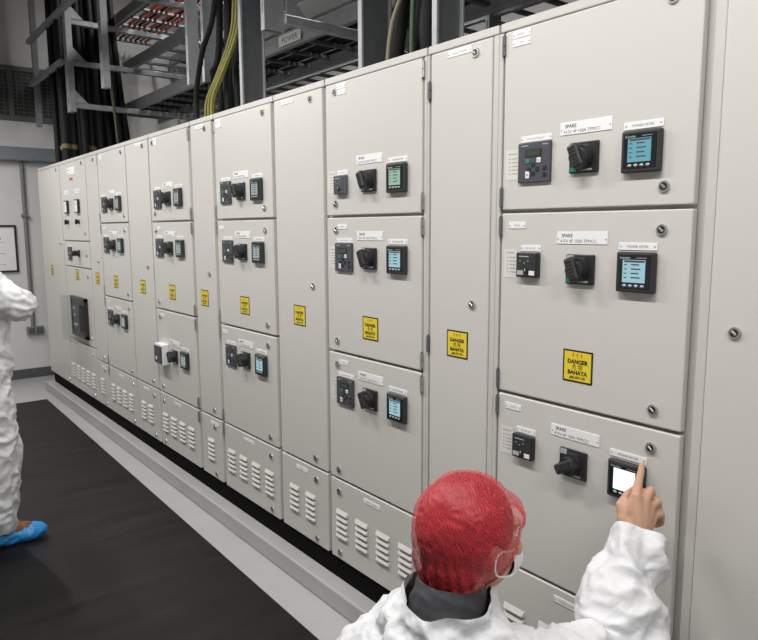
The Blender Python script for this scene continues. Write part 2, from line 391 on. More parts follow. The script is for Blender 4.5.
def danger(par, x, z):
    def f():
        b = MB(); b.box((0, -0.0012, 0), (0.098, 0, 0.092), 'signblack'); b.box((0.005, -0.0016, 0.005), (0.093, -0.0012, 0.087), 'yellow')
        for i in range(3):
            cx = 0.036+i*0.013; y = -0.0019
            b.add([(cx-0.002, y, 0.083), (cx+0.002, y, 0.083), (cx-0.0005, y, 0.077), (cx+0.003, y, 0.077), (cx-0.001, y, 0.068), (cx+0.0005, y, 0.0752), (cx-0.004, y, 0.0752)], [[0, 6, 5, 3, 2, 1], [5, 4, 3]], 'red')
        text(b, 'DANGER', 0.0165, 0.049, 0.0535, 'signblack', -0.0019, 'CENTER', 0.045)
        text(b, '\u5371 \u96aa', 0.0155, 0.049, 0.0385, 'signblack', -0.0019, 'CENTER', 0.0)
        text(b, 'BAHAYA', 0.0165, 0.049, 0.0225, 'signblack', -0.0019, 'CENTER', 0.045)
        text(b, '\u0b85\u0baa\u0bbe\u0baf\u0bae\u0bcd', 0.0120, 0.049, 0.0105, 'signblack', -0.0019, 'CENTER', 0.03)
        return b
    o = put('danger_sign', cached('danger_sign', f), par, (x, 0, z)); o['label'] = 'yellow danger sign with black border'
def lock(par, x, z):
    def f():
        b = MB(); b.cyl((0, 0, 0), (0, -0.006, 0), 0.0150, 'chrome', 0.0135, n=20); b.cyl((0, -0.006, 0), (0, -0.0065, 0), 0.0095, 'black', n=16)
        b.box((-0.0075, -0.009, -0.003), (0.0075, -0.0062, 0.003), 'chrome', 0.001, 1, Matrix.Rotation(0.7, 4, 'Y')); return b
    put('lock', cached('lock', f), par, (x, 0, z))
def hinge(par, x, z, h=0.06, m='chrome'):
    def f():
        b = MB(); b.cyl((0, 0, 0), (0, 0, h*0.48), 0.0062, m, n=12); b.cyl((0, 0, h*0.52), (0, 0, h), 0.0062, m, n=12)
        b.cyl((0, 0, -0.004), (0, 0, h+0.004), 0.003, 'gasket_slot_shade', n=8); return b
    put('hinge', cached(('hinge', h, m), f), par, (x, -0.002, z))
def door_mesh(w, h, name='door', louvres=None):
    """door leaf with rolled edges; louvres = list of column x offsets, rows from z0"""
    b = MB(); b.box((0, 0, 0), (w, 0.024, h), 'panel', 0.004, 3)
    if louvres:
        cols, z0, n, lw, pitch = louvres
        for cx in cols:
            for i in range(n):
                z = z0+i*pitch; x0, x1 = cx, cx+lw; t = 0.006
                vs = [(x0, 0, z+0.020), (x1, 0, z+0.020), (x0+t, -0.011, z+0.004), (x1-t, -0.011, z+0.004), (x0, 0, z+0.0), (x1, 0, z+0.0), (x0+t, -0.010, z+0.002), (x1-t, -0.010, z+0.002)]
                b.add(vs, [[0, 2, 3, 1], [0, 4, 6, 2], [1, 3, 7, 5], [2, 6, 7, 3]], 'panel'); b.add([vs[4], vs[5], vs[7], vs[6]], [[0, 1, 2, 3]], 'gasket_slot_shade')  # dark underside face paints in the shade of the louvre opening
    return b
ZB, ZT = 0.193, 2.233
G = 'switchgear cubicles in the line-up'
def cubicle(label, b0, b1):
    t = thing('switchgear_cubicle', label, 'electrical cabinet', (b0, 0, ZB-0.0), G)
    return t
def body(t, w):
    b = MB(); b.box((0.0008, 0.026, 0), (w-0.0008, 0.80, ZT-ZB), 'frame', 0.002, 1)
    b.box((0.004, 0.004, ZT-ZB-0.026), (w-0.004, 0.03, ZT-ZB), 'frame', 0.003)
    b.build('cabinet_body', t)
def gaskets(t, x0, x1, zs):
    for z in zs:
        b = MB(); b.box((x0+0.002, 0.018, z-0.008), (x1-0.002, 0.0262, z+0.008), 'gasket_slot_shade'); b.build('door_gasket', t)
def add_door(t, x0, x1, z0, z1, name='door', louvres=None, locks=(), hinges=(), hm='chrome'):
    d = door_mesh(x1-x0, z1-z0, name, louvres).build(name, t, (x0, 0, z0-ZB))
    for (x, z) in locks: lock(d, x-x0, z-z0)
    for (x, z) in hinges: hinge(d, x-x0, z-z0, 0.055, hm)
    return d
def strip(t, x0, x1):   # upright edge strip beside a door
    b = MB(); b.box((x0, 0.003, 0.0), (x1, 0.03, ZT-ZB-0.028), 'frame', 0.003); b.build('edge_strip', t)

D1, D2, D3 = 1.679, 1.118, 0.561
TOP = 2.203
def wide(label, b0, b1, x0, x1, side, rows, hinges=True, relay1='relay', d=(D1, D2, D3), drop3=0.0, smx=0.03, scr=('scr_pale',)*3, ang=(-0.42,)*3, dang=True, ncol=4, top=0.0, hm='chrome', strips=()):
    t = cubicle(label, b0, b1); w = b1-b0; body(t, w); x0 -= b0; x1 -= b0; g = 0.005
    zs = [TOP, d[0], d[1], d[2], ZB]
    LK = ((2.170, 1.730), (1.624, 1.166), (1.065, 0.604), (0.506, 0.228))
    lx = x1-0.075 if side == 'R' else x0+0.066; hx = x0-0.002 if side == 'R' else x1+0.006
    for i in range(4):
        z1 = zs[i]-(g if i else 0); z0 = zs[i+1]+(g if i < 3 else 0.002)
        lv = None
        if i == 3: lv = ([0.042+0.140*k for k in range(ncol)], 0.296-ZB-0.0, 5, 0.086, 0.0265)
        hs = []
        if hinges:
            hs = [(hx, z0+0.010), (hx, z1-0.066)] if i < 3 else [(hx, z1-0.066)]
        add_door(t, x0, x1, z0, z1, 'door' if i < 3 else 'vent_panel', lv, [(lx, z) for z in LK[i]], hs, hm)
    for q in strips: strip(t, q[0]-b0, q[1]-b0)
    gaskets(t, x0, x1, d)
    R0 = (1.761, 1.458, 0.901-drop3)
    for i, k in enumerate(rows):
        z = R0[i]-(top if i == 0 else 0)
        if k == 'B': relay_big(t, x0+0.066, z-ZB, relay1)
        elif k == 'b': relay_small(t, x0+0.074, z+0.027-ZB, 'black')
        elif k == 'g': relay_small(t, x0+0.074, z+0.014-ZB, 'relaygrey')
        elif k == 'H':    # relay in a white raised housing
            b = MB(); b.box((0.058, -0.045, 0), (0.190, 0.0, 0.134), 'white', 0.004); b.build('relay_housing', t, (x0, 0, z-0.012-ZB))
            b = MB(); b.box((0, -0.008, 0), (0.116, 0, 0.110), 'relay', 0.002); b.box((0.02, -0.009, 0.07), (0.08, -0.008, 0.09), 'lcd'); b.box((0.03, -0.010, 0.02), (0.05, -0.008, 0.04), 'white')
            b.build('protection_relay', t, (x0+0.066, -0.045, z-ZB))
        if k != 'H': card(t, x0+0.012, z+(0.022 if k in 'bg' else 0.012)-ZB)
        rotary_handle(t, x0+0.242, z+0.016-ZB, ang[i]); power_meter(t, x0+0.401, z+0.006-ZB, scr[i])
        name_plate(t, x0+0.208, (1.883-top, 1.585, 1.026-drop3)[i]-ZB)
    sp = x0+smx
    name_plate(t, sp, 2.177-ZB, 0.066, 0.021, ('PANEL 1',)); name_plate(t, sp, 2.154-ZB, 0.066, 0.021, ('DB',)); name_plate(t, sp, 1.628-ZB, 0.064, 0.020, ('SPARE',)); name_plate(t, sp, 1.069-ZB, 0.064, 0.020, ('SPARE',))
    name_plate(t, x0+0.236, 0.512-ZB, 0.112, 0.020, ('BUSBAR CHAMBER',), 0.0085)
    if dang: danger(t, x0+0.242, 1.196-ZB)
    return t
def narrow(label, b0, b1, x0, x1, dx, ncol, npx=0.066, lxo=0.075, hinges=False, c0=0.073, d3=D3, np=True, strips=()):
    t = cubicle(label, b0, b1); w = b1-b0; body(t, w); x0 -= b0; x1 -= b0; lx = x1-lxo
    add_door(t, x0, x1, d3+0.005, TOP, 'door', None, [(lx, 2.170), (lx, 1.383), (lx, 0.607)], [(x0-0.006, 1.20), (x0-0.006, 2.06)] if hinges else [], 'relaygrey')
    for q in strips: strip(t, q[0]-b0, q[1]-b0)
    add_door(t, x0, x1, ZB+0.002, d3-0.005, 'vent_panel', ([c0+0.140*k for k in range(ncol)], 0.296-ZB, 5, 0.083, 0.0265), [(lx, 0.505), (lx, 0.226)])
    gaskets(t, x0, x1, (d3,))
    if np: name_plate(t, x0+npx, 2.176-ZB, 0.106, 0.021, ('CABLE CHAMBER',), 0.0085)
    name_plate(t, x0+0.130, 0.512-ZB, min(0.104, x1-x0-0.16), 0.020, ('BUSBAR',), 0.0085)
    if dx is not None: danger(t, x0+dx, 1.197-ZB)
    return t

wide('wide three-door cubicle whose lowest power meter the hand is pressing', -1.437, -0.788, -1.411, -0.814, 'R', 'Bbb', scr=('scr_blue', 'scr_cyan', 'scr_white'), ang=(-0.42, -0.36, -2.1), hm='relaygrey', strips=((-1.4365, -1.4215),))
narrow('narrow full-height cubicle standing directly behind the red hairnet, beside the touched cubicle', -1.757, -1.437, -1.734, -1.462, 0.088, 1, 0.080, 0.068, True, 0.09, strips=((-1.4595, -1.4375), (-1.7565, -1.7465)))
wide('three-door cubicle with silver hinge pins down its right edge and a small relay on top', -2.379, -1.757, -2.366, -1.779, 'L', 'gBB', top=0.008, strips=((-1.7715, -1.7575),), scr=('scr_green', 'scr_cyan', 'scr_cyan'), smx=0.078)
narrow('narrow plain cubicle with two louvre columns, between two three-door cubicles mid-row', -2.802, -2.379, -2.786, -2.392, 0.140, 2, lxo=0.09)
wide('three-door cubicle under the bent yellow-green cables, its danger sign on the middle door', -3.438, -2.802, -3.418, -2.818, 'R', 'BBB', smx=0.02, scr=('scr_pale', 'scr_pale', 'scr_cyan'))
narrow('slim full-height cubicle with one louvre column, where the yellow-green cables enter', -3.746, -3.438, -3.726, -3.458, 0.062, 1, lxo=0.08, c0=0.09)
wide('three-door cubicle with a white boxed relay sticking out of its lowest door', -4.400, -3.746, -4.387, -3.766, 'L', 'BBH', drop3=0.125, smx=0.078)
narrow('narrow cubicle with two louvre columns, left of the one with the white boxed relay', -4.848, -4.400, -4.836, -4.410, 0.170, 2, 0.2, 0.09, c0=0.08)
wide('farthest three-door cubicle, fourth meter column away from the hairnet person', -5.500, -4.848, -5.488, -4.858, 'R', 'BBB', smx=0.05)
narrow('slim cubicle beside the farthest meters, next to the open breaker cubicle', -5.826, -5.500, -5.814, -5.512, 0.108, 1, lxo=0.09, c0=0.10, np=False)

def incomer():   # the cubicle with the air breaker
    b0, b1 = -6.646, -5.826; t = cubicle('cubicle with a black breaker under a clear plastic cover near the far end', b0, b1); body(t, b1-b0)
    x0, x1 = -6.632-b0, -5.837-b0
    za, zb_, zc = 1.534, 1.308, 0.644
    zs = [TOP, za, zb_, zc, ZB]
    lk = ([(x1-0.09, 2.17), (x1-0.09, 1.60)], [(x1-0.09, 1.42)], [(x1-0.09, 1.24), (x1-0.09, 0.72)], [(x1-0.09, 0.58), (x1-0.09, 0.23)])
    for i in range(4):
        lv = ([0.03+0.155*k for k in range(5)], 0.29-ZB, 5, 0.10, 0.0265) if i == 3 else None
        add_door(t, x0, x1, zs[i+1]+(0.005 if i < 3 else 0.002), zs[i]-(0.005 if i else 0), 'door' if i < 3 else 'vent_panel', lv, lk[i])
    gaskets(t, x0, x1, zs[1:4])
    for k, xx in enumerate((0.150, 0.490)):
        b = MB(); b.box((0, -0.020, 0), (0.10, 0, 0.112), 'black', 0.003); b.box((0.010, -0.021, 0.010), (0.090, -0.0195, 0.102), 'white')
        for q in range(7): b.box((0.02+q*0.01, -0.0214, 0.06+0.012*math.sin(q/6*PI)), (0.022+q*0.01, -0.021, 0.072+0.012*math.sin(q/6*PI)), 'ink')
        m = b.build('panel_meter', t, (x0+xx, 0, 1.772-ZB))
        b = MB(); b.box((-0.001, -0.0007, 0), (0.001, 0, 0.055), 'red', mtx=Matrix.Rotation(-0.7, 4, 'Y')); b.build('needle', m, (0.05, -0.0214, 0.02))
        b = MB(); b.box((0.012, -0.004, 0.012), (0.048, 0, 0.048), 'black', 0.002); b.cyl((0.03, -0.004, 0.03), (0.03, -0.014, 0.03), 0.014, 'black', n=18)
        s = b.build('selector_switch', t, (x0+xx+0.02, 0, 1.667-ZB))
        b = MB(); b.box((-0.005, -0.034, -0.022), (0.005, -0.014, 0.022), 'black', 0.003); b.build('knob', s, (0.03, 0, 0.03), (0, 0.3, 0))
        name_plate(t, x0+xx-0.03, 1.935-ZB, 0.15, 0.036, ('AMMETER',) if k == 0 else ('VOLTMETER',), 0.016)
    name_plate(t, x0+0.25, 2.10-ZB, 0.24, 0.06, ('INCOMER', 'FROM TX'))
    b = MB(); b.box((0, -0.002, 0), (0.10, 0, 0.022), 'red', 0.0005, 1); b.build('red_tag', t, (x0+0.32, 0, 2.05-ZB))
    relay_big(t, x0+0.140, 1.366-ZB)
    b = MB(); b.box((0, -0.006, 0), (0.06, 0, 0.06), 'black', 0.002); b.cyl((0.03, -0.006, 0.03), (0.03, -0.022, 0.03), 0.022, 'black', n=18)
    s = b.build('selector_switch', t, (x0+0.45, 0, 1.40-ZB)); b = MB(); b.box((-0.007, -0.06, -0.03), (0.007, -0.02, 0.03), 'black', 0.003); b.build('knob', s, (0.03, 0, 0.03), (0, 0.9, 0))
    b = MB(); b.cyl((0, 0, 0), (0, -0.012, 0), 0.018, 'green', n=16); b.build('indicator_lamp', t, (x0+0.37, 0, 1.44-ZB))
    danger(t, x0+0.33, 1.196-ZB)
    # breaker: black frame standing proud, moulded face, charging handle
    b = MB(); f0, f1, h0, h1 = x0+0.20, x0+0.645, 0.700-ZB, 1.050-ZB
    for a, c in (((f0, -0.03, h0), (f0+0.03, 0, h1)), ((f1-0.03, -0.03, h0), (f1, 0, h1)), ((f0, -0.03, h0), (f1, 0, h0+0.03)), ((f0, -0.03, h1-0.03), (f1, 0, h1))): b.box(a, c, 'black', 0.003)
    k = b.build('air_breaker', t)
    b = MB(); b.box((f0+0.03, -0.022, h0+0.03), (f1-0.03, 0, h1-0.03), 'black', 0.003); b.box((f0+0.06, -0.03, h0+0.16), (f1-0.16, -0.02, h1-0.06), 'black', 0.004)
    b.box((f0+0.08, -0.0305, h1-0.11), (f0+0.15, -0.03, h1-0.09), 'keygrey'); b.box((f0+0.10, -0.0305, h0+0.18), (f0+0.16, -0.03, h0+0.20), 'keygrey'); b.build('breaker_face', k)
    b = MB(); b.box((f1-0.14, -0.055, h0+0.06), (f1-0.08, -0.02, h1-0.06), 'black', 0.006); b.build('charging_handle', k)
    for i in range(2):
        b = MB(); b.cyl((f0+0.10+0.06*i, -0.022, h0+0.10), (f0+0.10+0.06*i, -0.03, h0+0.10), 0.016, 'keygrey', n=14); b.build('push_button', k)
    b = MB(); y0, y1, e = -0.105, 0.0, 0.004; c0, c1, q0, q1 = x0+0.17, x0+0.60, h0-0.03, h1+0.0
    for a, c in (((c0, y0, q0), (c1, y0+e, q1)), ((c0, y0+e, q0), (c0+e, y1, q1)), ((c1-e, y0+e, q0), (c1, y1, q1)), ((c0, y0+e, q0), (c1, y1, q0+e)), ((c0, y0+e, q1-e), (c1, y1, q1))): b.box(a, c, 'clear')
    b.build('clear_cover', t)
    return t
incomer()
def plain():
    b0, b1 = -7.493, -6.646; t = cubicle('blank cubicle closing the far end of the row beside the end wall', b0, b1); body(t, b1-b0)
    add_door(t, 0.014, b1-b0-0.016, ZB+0.002, TOP, 'door', None, [(0.745, 2.17), (0.745, 1.51), (0.745, 0.23)]); danger(t, 0.300, 1.197-ZB)
    b0, b1 = -0.788, 0.112; t = cubicle('blank full-height cubicle with one lock, to the right of the pointing hand', b0, b1); body(t, b1-b0)
    strip(t, 0.0, 0.0255)
    add_door(t, 0.0262, b1-b0-0.016, ZB+0.002, TOP, 'door', None, [(0.089, 1.388), (0.089, 2.17), (0.089, 0.61)])
plain()
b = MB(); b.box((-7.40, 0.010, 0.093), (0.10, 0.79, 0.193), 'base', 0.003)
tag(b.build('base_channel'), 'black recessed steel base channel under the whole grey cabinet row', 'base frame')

# ------------------------------------------------------------------ overhead supports
def bar(par, name, a, c, m='galv', lip=True):
    """open strut channel between two corners of its bounding box"""
    b = MB(); b.box(a, c, m, 0.003, 1)
    d = [c[i]-a[i] for i in range(3)]; L = d.index(max(d))
    return b.build(name, par)
def channel_post(par, x, y, z0, z1, wx=0.08, wy=0.05, m='galv'):
    """upright C channel: web plus two flanges and a lip"""
    b = MB(); t = 0.006
    b.box((x, y, z0), (x+wx, y+t, z1), m); b.box((x, y+t, z0), (x+t, y+wy, z1), m); b.box((x+wx-t, y+t, z0), (x+wx, y+wy, z1), m)
    b.box((x+t, y+wy-t, z0), (x+0.02, y+wy, z1), m); b.box((x+wx-0.02, y+wy-t, z0), (x+wx-t, y+wy, z1), m)
    for k in range(int((z1-z0)/0.2)): b.box((x+wx*.42, y-0.001, z0+0.08+k*0.2), (x+wx*.58, y, z0+0.13+k*0.2), 'galvdark')
    return b.build('post', par)
def gusset(par, x, y, z, s=0.11, up=1):
    b = MB(); vs = [(x, y, z), (x, y+s, z), (x, y, z+up*s)]; vs += [(p[0]+0.008, p[1], p[2]) for p in vs]
    b.add(vs, [[0, 1, 2], [5, 4, 3], [0, 3, 4, 1], [1, 4, 5, 2], [2, 5, 3, 0]], 'galv'); b.build('gusset', par)
def frame_at(label, x, z0, bars, wx=0.09, wy=0.05, y=0.12, back=True, gs=True, ylen=1.35):
    t = thing('cable_support_frame', label, 'support frame', (x, y, 4.6), 'galvanised frames above the cabinets')
    channel_post(t, 0, 0, z0-4.6, 0, wx, wy)
    if back: channel_post(t, 0, ylen, z0-4.6, 0, wx, wy)
    for z in bars:
        b = MB(); b.box((wx*.3, wy, z-0.0-4.6), (wx*.3+0.045, ylen, z+0.045-4.6), 'galv', 0.003, 1); b.build('crossbar', t)
        if gs: gusset(t, wx*.3+0.045, wy, z+0.045-4.6); 
    return t
frame_at('galvanised hanger frame with triangular gussets and three crossbars above the far cabinets', -6.70, 2.68, (2.72, 3.09, 3.44), 0.10, 0.05)
frame_at('slim hanger post nearest the ventilation grille', -7.95, 2.70, (), 0.07, 0.05, back=False)
frame_at('bright short hanger post in front of the orange cables', -5.68, 2.73, (3.44,), 0.075, 0.05, gs=False)
frame_at('double-flanged hanger post left of the bent yellow-green cables', -4.02, 2.49, (), 0.03, 0.07, back=False)
frame_at('hanger post bundled against the black riser cables', -3.80, 2.47, (), 0.03, 0.11, gs=False)
frame_at('box-ended hanger post with a crossbar beside the POWER tray', -3.10, 2.60, (2.64, 3.05), 0.035, 0.11, ylen=1.6)
def rail(label, x0, x1, y, z, h=0.045, d=0.045, m='galv'):
    b = MB(); b.box((x0, y, z), (x1, y+d, z+h), m, 0.003, 1)
    return tag(b.build('support_rail'), label, 'support rail', 'horizontal strut rails')
rail('lower bright strut rail joining the grille-side post to the gusseted frame', -7.94, -6.70, 0.075, 3.10)
rail('upper strut rail joining the grille-side post to the gusseted frame', -7.94, -5.60, 0.075, 3.52)
rail('bright lipped strut rail above the POWER sign', -4.6, -1.95, 0.68, 2.99, 0.05, 0.03)
rail('second lipped strut rail just above the one over the POWER sign', -4.6, -1.95, 0.68, 3.08, 0.04, 0.03)
def ladder(label, x0, x1, y0, y1, z, h=0.09, step=0.3, m='galv', rung='galvdark', along='x'):
    t = thing('cable_ladder', label, 'cable ladder', (x0, y0, z), 'overhead cable ladders')
    def rl(a, c):
        b = MB(); b.box(a, c, m, 0.003, 1); b.build('side_rail', t)
    X, Y = x1-x0, y1-y0
    if along == 'x':
        for y in (0, Y-0.012): rl((0, y, 0), (X, y+0.012, h)); rl((0, y-0.01 if y == 0 else y, -0.003), (X, y+0.03, 0.003))
        for i in range(int(X/step)):
            b = MB(); b.box((0.1+i*step, 0.0125, h*.3), (0.14+i*step, Y-0.0125, h*.3+0.02), rung); b.build('rung', t)
    else:
        for x in (0, X-0.012): rl((x, 0, 0), (x+0.012, Y, h)); rl((x-0.01 if x == 0 else x-0.018, 0, -0.003), (x+0.03, Y, 0.003))
        for i in range(int(Y/step)):
            b = MB(); b.box((0.0125, 0.1+i*step, h*.3), (X-0.0125, 0.14+i*step, h*.3+0.02), rung); b.build('rung', t)
    return t
L1 = ladder('lower cable ladder with a POWER sign on its front rail', -7.6, -2.2, 0.80, 1.30, 2.80, 0.10)
b = MB(); b.box((0, -0.002, 0), (0.27, 0, 0.066), 'white'); text(b, 'POWER', 0.056, 0.135, 0.014, 'ink', -0.0025, 'CENTER'); b.build('power_sign', L1, (3.53, -0.011, 0.017))
ladder('middle cable ladder with a broad front rail beside the gusseted frame', -7.2, -3.6, 0.80, 1.40, 3.20, 0.10)
ladder('topmost cable ladder under the ceiling at the back', -8.1, -0.6, 1.65, 2.35, 3.55, 0.10)
ladder('pale wide cable ladder low against the back wall', -8.1, -0.8, 1.75, 2.45, 2.95, 0.10, 0.25)
ladder('cable ladder crossing towards the back wall near the thick black cables', -1.55, -0.95, 0.50, 2.6, 3.12, 0.08, 0.25, 'galvdark', along='y')
ladder('cable ladder crossing towards the back wall above the middle cubicles', -3.05, -2.45, 0.55, 2.6, 3.22, 0.08, 0.25, 'galvdark', along='y')
ladder('high cable ladder carrying orange cables behind the bright hanger post', -8.0, -4.4, 0.75, 1.45, 3.66, 0.10)
ladder('short dark cable ladder crossing low behind the flat grey riser tray', -4.75, -4.15, 0.62, 2.6, 2.45, 0.06, 0.2, 'galvdark', along='y')
def riser(label, x, y, z1, w=0.13):
    t = thing('riser_tray', label, 'cable tray', (x, y, 2.2335), 'flat riser trays standing on the cabinets')
    b = MB(); H = z1-2.2335; b.box((0, 0.012, 0), (0.006, w, H), 'galvdark'); b.build('web', t)  # side-facing web gets darker metal as painted shade; front flange keeps the lit tone
    b = MB(); b.box((-0.003, 0, 0), (0.022, 0.012, H), 'galv', 0.001, 1); b.build('flange', t)
    b = MB(); b.box((-0.002, w, 0), (0.02, w+0.010, H), 'galv', 0.001, 1); b.build('flange', t)
riser('grey flat riser tray beside the yellow-green cables', -3.30, 0.10, 4.6, 0.13)
riser('dark flat riser tray with a bright edge, left of the thick black cables', -2.30, 0.12, 4.6, 0.15)
riser('mottled galvanised riser tray right of the thick black cables', -1.86, 0.12, 4.6, 0.13)
t = thing('ribbed_tray', 'dark ribbed cable tray above the cabinets nearest the photographer', 'cable tray', (-2.0, 0.45, 2.80))
b = MB(); b.box((0, 0, 0), (2.3, 1.2, 0.005), 'galvdark')
for i in range(15): b.box((0, 0.02+i*0.08, -0.022), (2.3, 0.05+i*0.08, 0.0), 'galvdark', 0.004, 1)
b.build('deck', t)
for y in (0, 1.19):
    b = MB(); b.box((0, y, -0.02), (2.3, y+0.012, 0.02), 'galvdark', 0.003, 1); b.build('side_rail', t)
for x in (0.35, 1.1, 1.85):
    b = MB(); b.box((x, -0.05, -0.075), (x+0.06, 1.25, -0.023), 'galvdark', 0.004, 1); b.build('support_beam', t)
# bus duct box with red marks, far white box
t = thing('bus_duct', 'pale grey box duct with small red marks behind the riser trays', 'duct', (-4.75, 0.95, 3.0))
b = MB(); b.box((0, 0, 0), (1.35, 0.14, 0.13), 'lamphouse', 0.004); b.build('housing', t)
for i in range(3):
    b = MB(); b.box((0, -0.002, 0), (0.05, 0, 0.035), 'red'); b.build('red_mark', t, (0.42+i*0.09, 0, 0.05))
t = thing('bright_patch_box', 'white box added on the back wall as a bright patch between the ladders', 'stand-in box', (-5.4, 2.9, 3.05))  # white box added to stand in for a bright patch
b = MB(); b.box((0, -0.09, 0), (0.28, 0, 0.2), 'white', 0.006); b.build('box', t); b = MB(); b.box((0.01, -0.096, 0.01), (0.27, -0.09, 0.19), 'white', 0.003); b.build('lid', t)

# cables
def cable(label, pts, r, m, group, ties=()):
    o = MB().tube(pts, r, m).build('cable'); tag(o, label, 'cable', group); return o
GB = 'black cables dropping into the far cabinets'
for i in range(24):
    r_, c_ = i % 3, i//3
    y = 0.13+0.082*c_+0.02*(r_ == 1)+random.uniform(-.008, .008); x = -6.84-0.16*r_-0.05*(c_ % 2)+random.uniform(-.02, .02)
    sw = 0.12*max(0.0, (c_-1)/6); 
    o = cable('thick black power cable dropping from the ceiling into the far cabinets', [(x-0.05, y-sw, 4.55), (x-0.03, y-sw*.80, 3.7), (x-0.02, y-sw*.42, 3.0), (x, y-sw*.08, 2.5), (x, y, 2.234)], 0.029 if i % 3 else 0.034, 'cable', GB)
    if i in (0, 1, 3, 9):
        b = MB(); b.cyl((x, y, 2.38), (x, y, 2.42), 0.038, 'tape', n=12); b.build('cable_marker', o)
cable('green earth cable at the edge of the far black bundle', [(-6.50, 0.36, 4.5), (-6.48, 0.40, 3.4), (-6.40, 0.44, 2.7), (-6.38, 0.46, 2.234)], 0.014, 'cable_g', None)
GY = 'yellow-green earth cables bending down beside the grey riser tray'
for i in range(5):
    dx = 0.018*i
    cable('yellow-green earth wire sweeping down to the slim cubicle', [(-3.40+dx, 0.15+0.016*(i % 2), 4.58), (-3.41+dx, 0.14+0.016*(i % 2), 3.3), (-3.41+dx, 0.13+0.016*(i % 2), 2.80), (-3.45+dx, 0.12+0.016*(i % 2), 2.63), (-3.57+dx*.9, 0.10+0.018*(i % 2), 2.47), (-3.69+dx, 0.09+0.02*(i % 2), 2.35), (-3.72+dx*1.2, 0.09+0.02*(i % 2), 2.234)], 0.0072, 'cable_yg', GY)
GK = 'black riser cables left of the grey riser tray'
for i in range(6):
    dx = 0.045*i
    cable('black riser cable running down behind the yellow-green wires', [(-3.72+dx*.9, 0.22+0.03*(i % 3), 4.58), (-3.72+dx*.9, 0.20+0.03*(i % 3), 2.8), (-3.78+dx*1.3, 0.17+0.03*(i % 3), 2.5), (-3.80+dx*1.6, 0.17+0.03*(i % 3), 2.234)], 0.020, 'cable', GK)
cable('black cable curving in front of the hanger posts into the slim cubicle', [(-3.50, 0.10, 3.6), (-3.52, 0.08, 2.85), (-3.66, 0.06, 2.60), (-3.78, 0.07, 2.40), (-3.80, 0.08, 2.234)], 0.016, 'cable', None)
GT = 'thick black cables between the two right-hand riser trays'
for i, (x, xt, r) in enumerate(((-2.20, -2.06, 0.030), (-2.14, -2.02, 0.028), (-2.06, -2.02, 0.030), (-1.98, -1.98, 0.034), (-1.93, -1.96, 0.030), (-2.10, -1.90, 0.024))):
    cable('thick black cable rising between the riser trays', [(x, 0.22+0.05*(i % 3), 2.234), (x+(xt-x)*.4, 0.22+0.05*(i % 3), 2.5), (xt, 0.25+0.06*(i % 4), 3.2), (xt, 0.25+0.07*(i % 4), 4.58)], r, 'cable', GT)
cable('pale cable slanting between the thick black cables', [(-2.17, 0.16, 2.234), (-2.12, 0.15, 2.42), (-2.00, 0.16, 2.66), (-1.97, 0.2, 3.2), (-1.97, 0.2, 4.58)], 0.008, 'cable_w', None)
cable('green cable beside the thick black riser cables', [(-2.03, 0.17, 2.234), (-2.02, 0.17, 2.5), (-1.99, 0.18, 3.0), (-1.98, 0.2, 4.58)], 0.010, 'cable_g', None)
cable('thin yellow-green cable near the ceiling right of the riser trays', [(-2.0, 1.9, 3.0), (-1.98, 1.95, 3.6), (-1.98, 2.0, 4.58)], 0.012, 'cable_yg', None)
GO = 'orange cables lying on the ladders'
for i in range(9):
    y = 0.86+0.055*i
    cable('orange cable lying along the high ladder', [(-7.9, y, 3.730), (-6.6, y+0.01*((i*3) % 4), 3.730), (-5.6, y, 3.730), (-4.5, y+0.01, 3.730)], 0.013, 'cable_o' if i % 3 else 'cable', GO)
GO2 = 'black cables lying on the upper ladder'
for i in range(10):
    y = 1.70+0.06*i
    cable('black cable lying along the upper ladder', [(-8.0, y, 3.630), (-5.5, y+0.012*((i*5) % 3), 3.630), (-2.5, y, 3.630), (-0.7, y, 3.630)], 0.022, 'cable', GO2)
for i in range(8):
    y = 0.84+0.055*i
    cable('dark cable lying along the lower ladder with the POWER sign', [(-7.5, y, 2.867), (-5, y+0.012*((i*5) % 3), 2.867), (-2.3, y, 2.867)], 0.016, 'cable', 'dark cables on the lower ladder')

# ------------------------------------------------------------------ people
def capsule(bm_, p0, r0, p1, r1, n=14):
    p0 = V(p0); p1 = V(p1); d = p1-p0; L = d.length
    q = V((0, 0, 1)).rotation_difference(d.normalized() if L > 1e-6 else V((0, 0, 1))).to_matrix().to_4x4()
    b = bmesh.new(); rings = []
    k = 5
    prof = [(-r0*math.cos(t*PI/2/k), r0*math.sin(t*PI/2/k)) for t in range(1, k+1)]+[(L+r1*math.sin(t*PI/2/k), r1*math.cos(t*PI/2/k)) for t in range(0, k)]
    vs = [b.verts.new((0, 0, -r0))]
    for z, r in prof: rings.append([b.verts.new((r*math.cos(2*PI*i/n), r*math.sin(2*PI*i/n), z)) for i in range(n)])
    top = b.verts.new((0, 0, L+r1))
    for i in range(n): b.faces.new((vs[0], rings[0][(i+1) % n], rings[0][i])); b.faces.new((top, rings[-1][i], rings[-1][(i+1) % n]))
    for a, c in zip(rings, rings[1:]):
        for i in range(n): b.faces.new((a[i], a[(i+1) % n], c[(i+1) % n], c[i]))
    add_bm(bm_, b, Matrix.Translation(p0) @ q)
def ellipsoid(bm_, c, r, rot=None):
    b = bmesh.new(); bmesh.ops.create_uvsphere(b, u_segments=24, v_segments=16, radius=1)
    m = Matrix.Translation(c) @ ((rot or Matrix.Identity(4)) @ Matrix.Diagonal((*r, 1)))
    add_bm(bm_, b, m)
def add_bm(dst, b, m):
    me = bpy.data.meshes.new('tmp'); b.to_mesh(me); b.free(); me.transform(m); dst.from_mesh(me); bpy.data.meshes.remove(me)
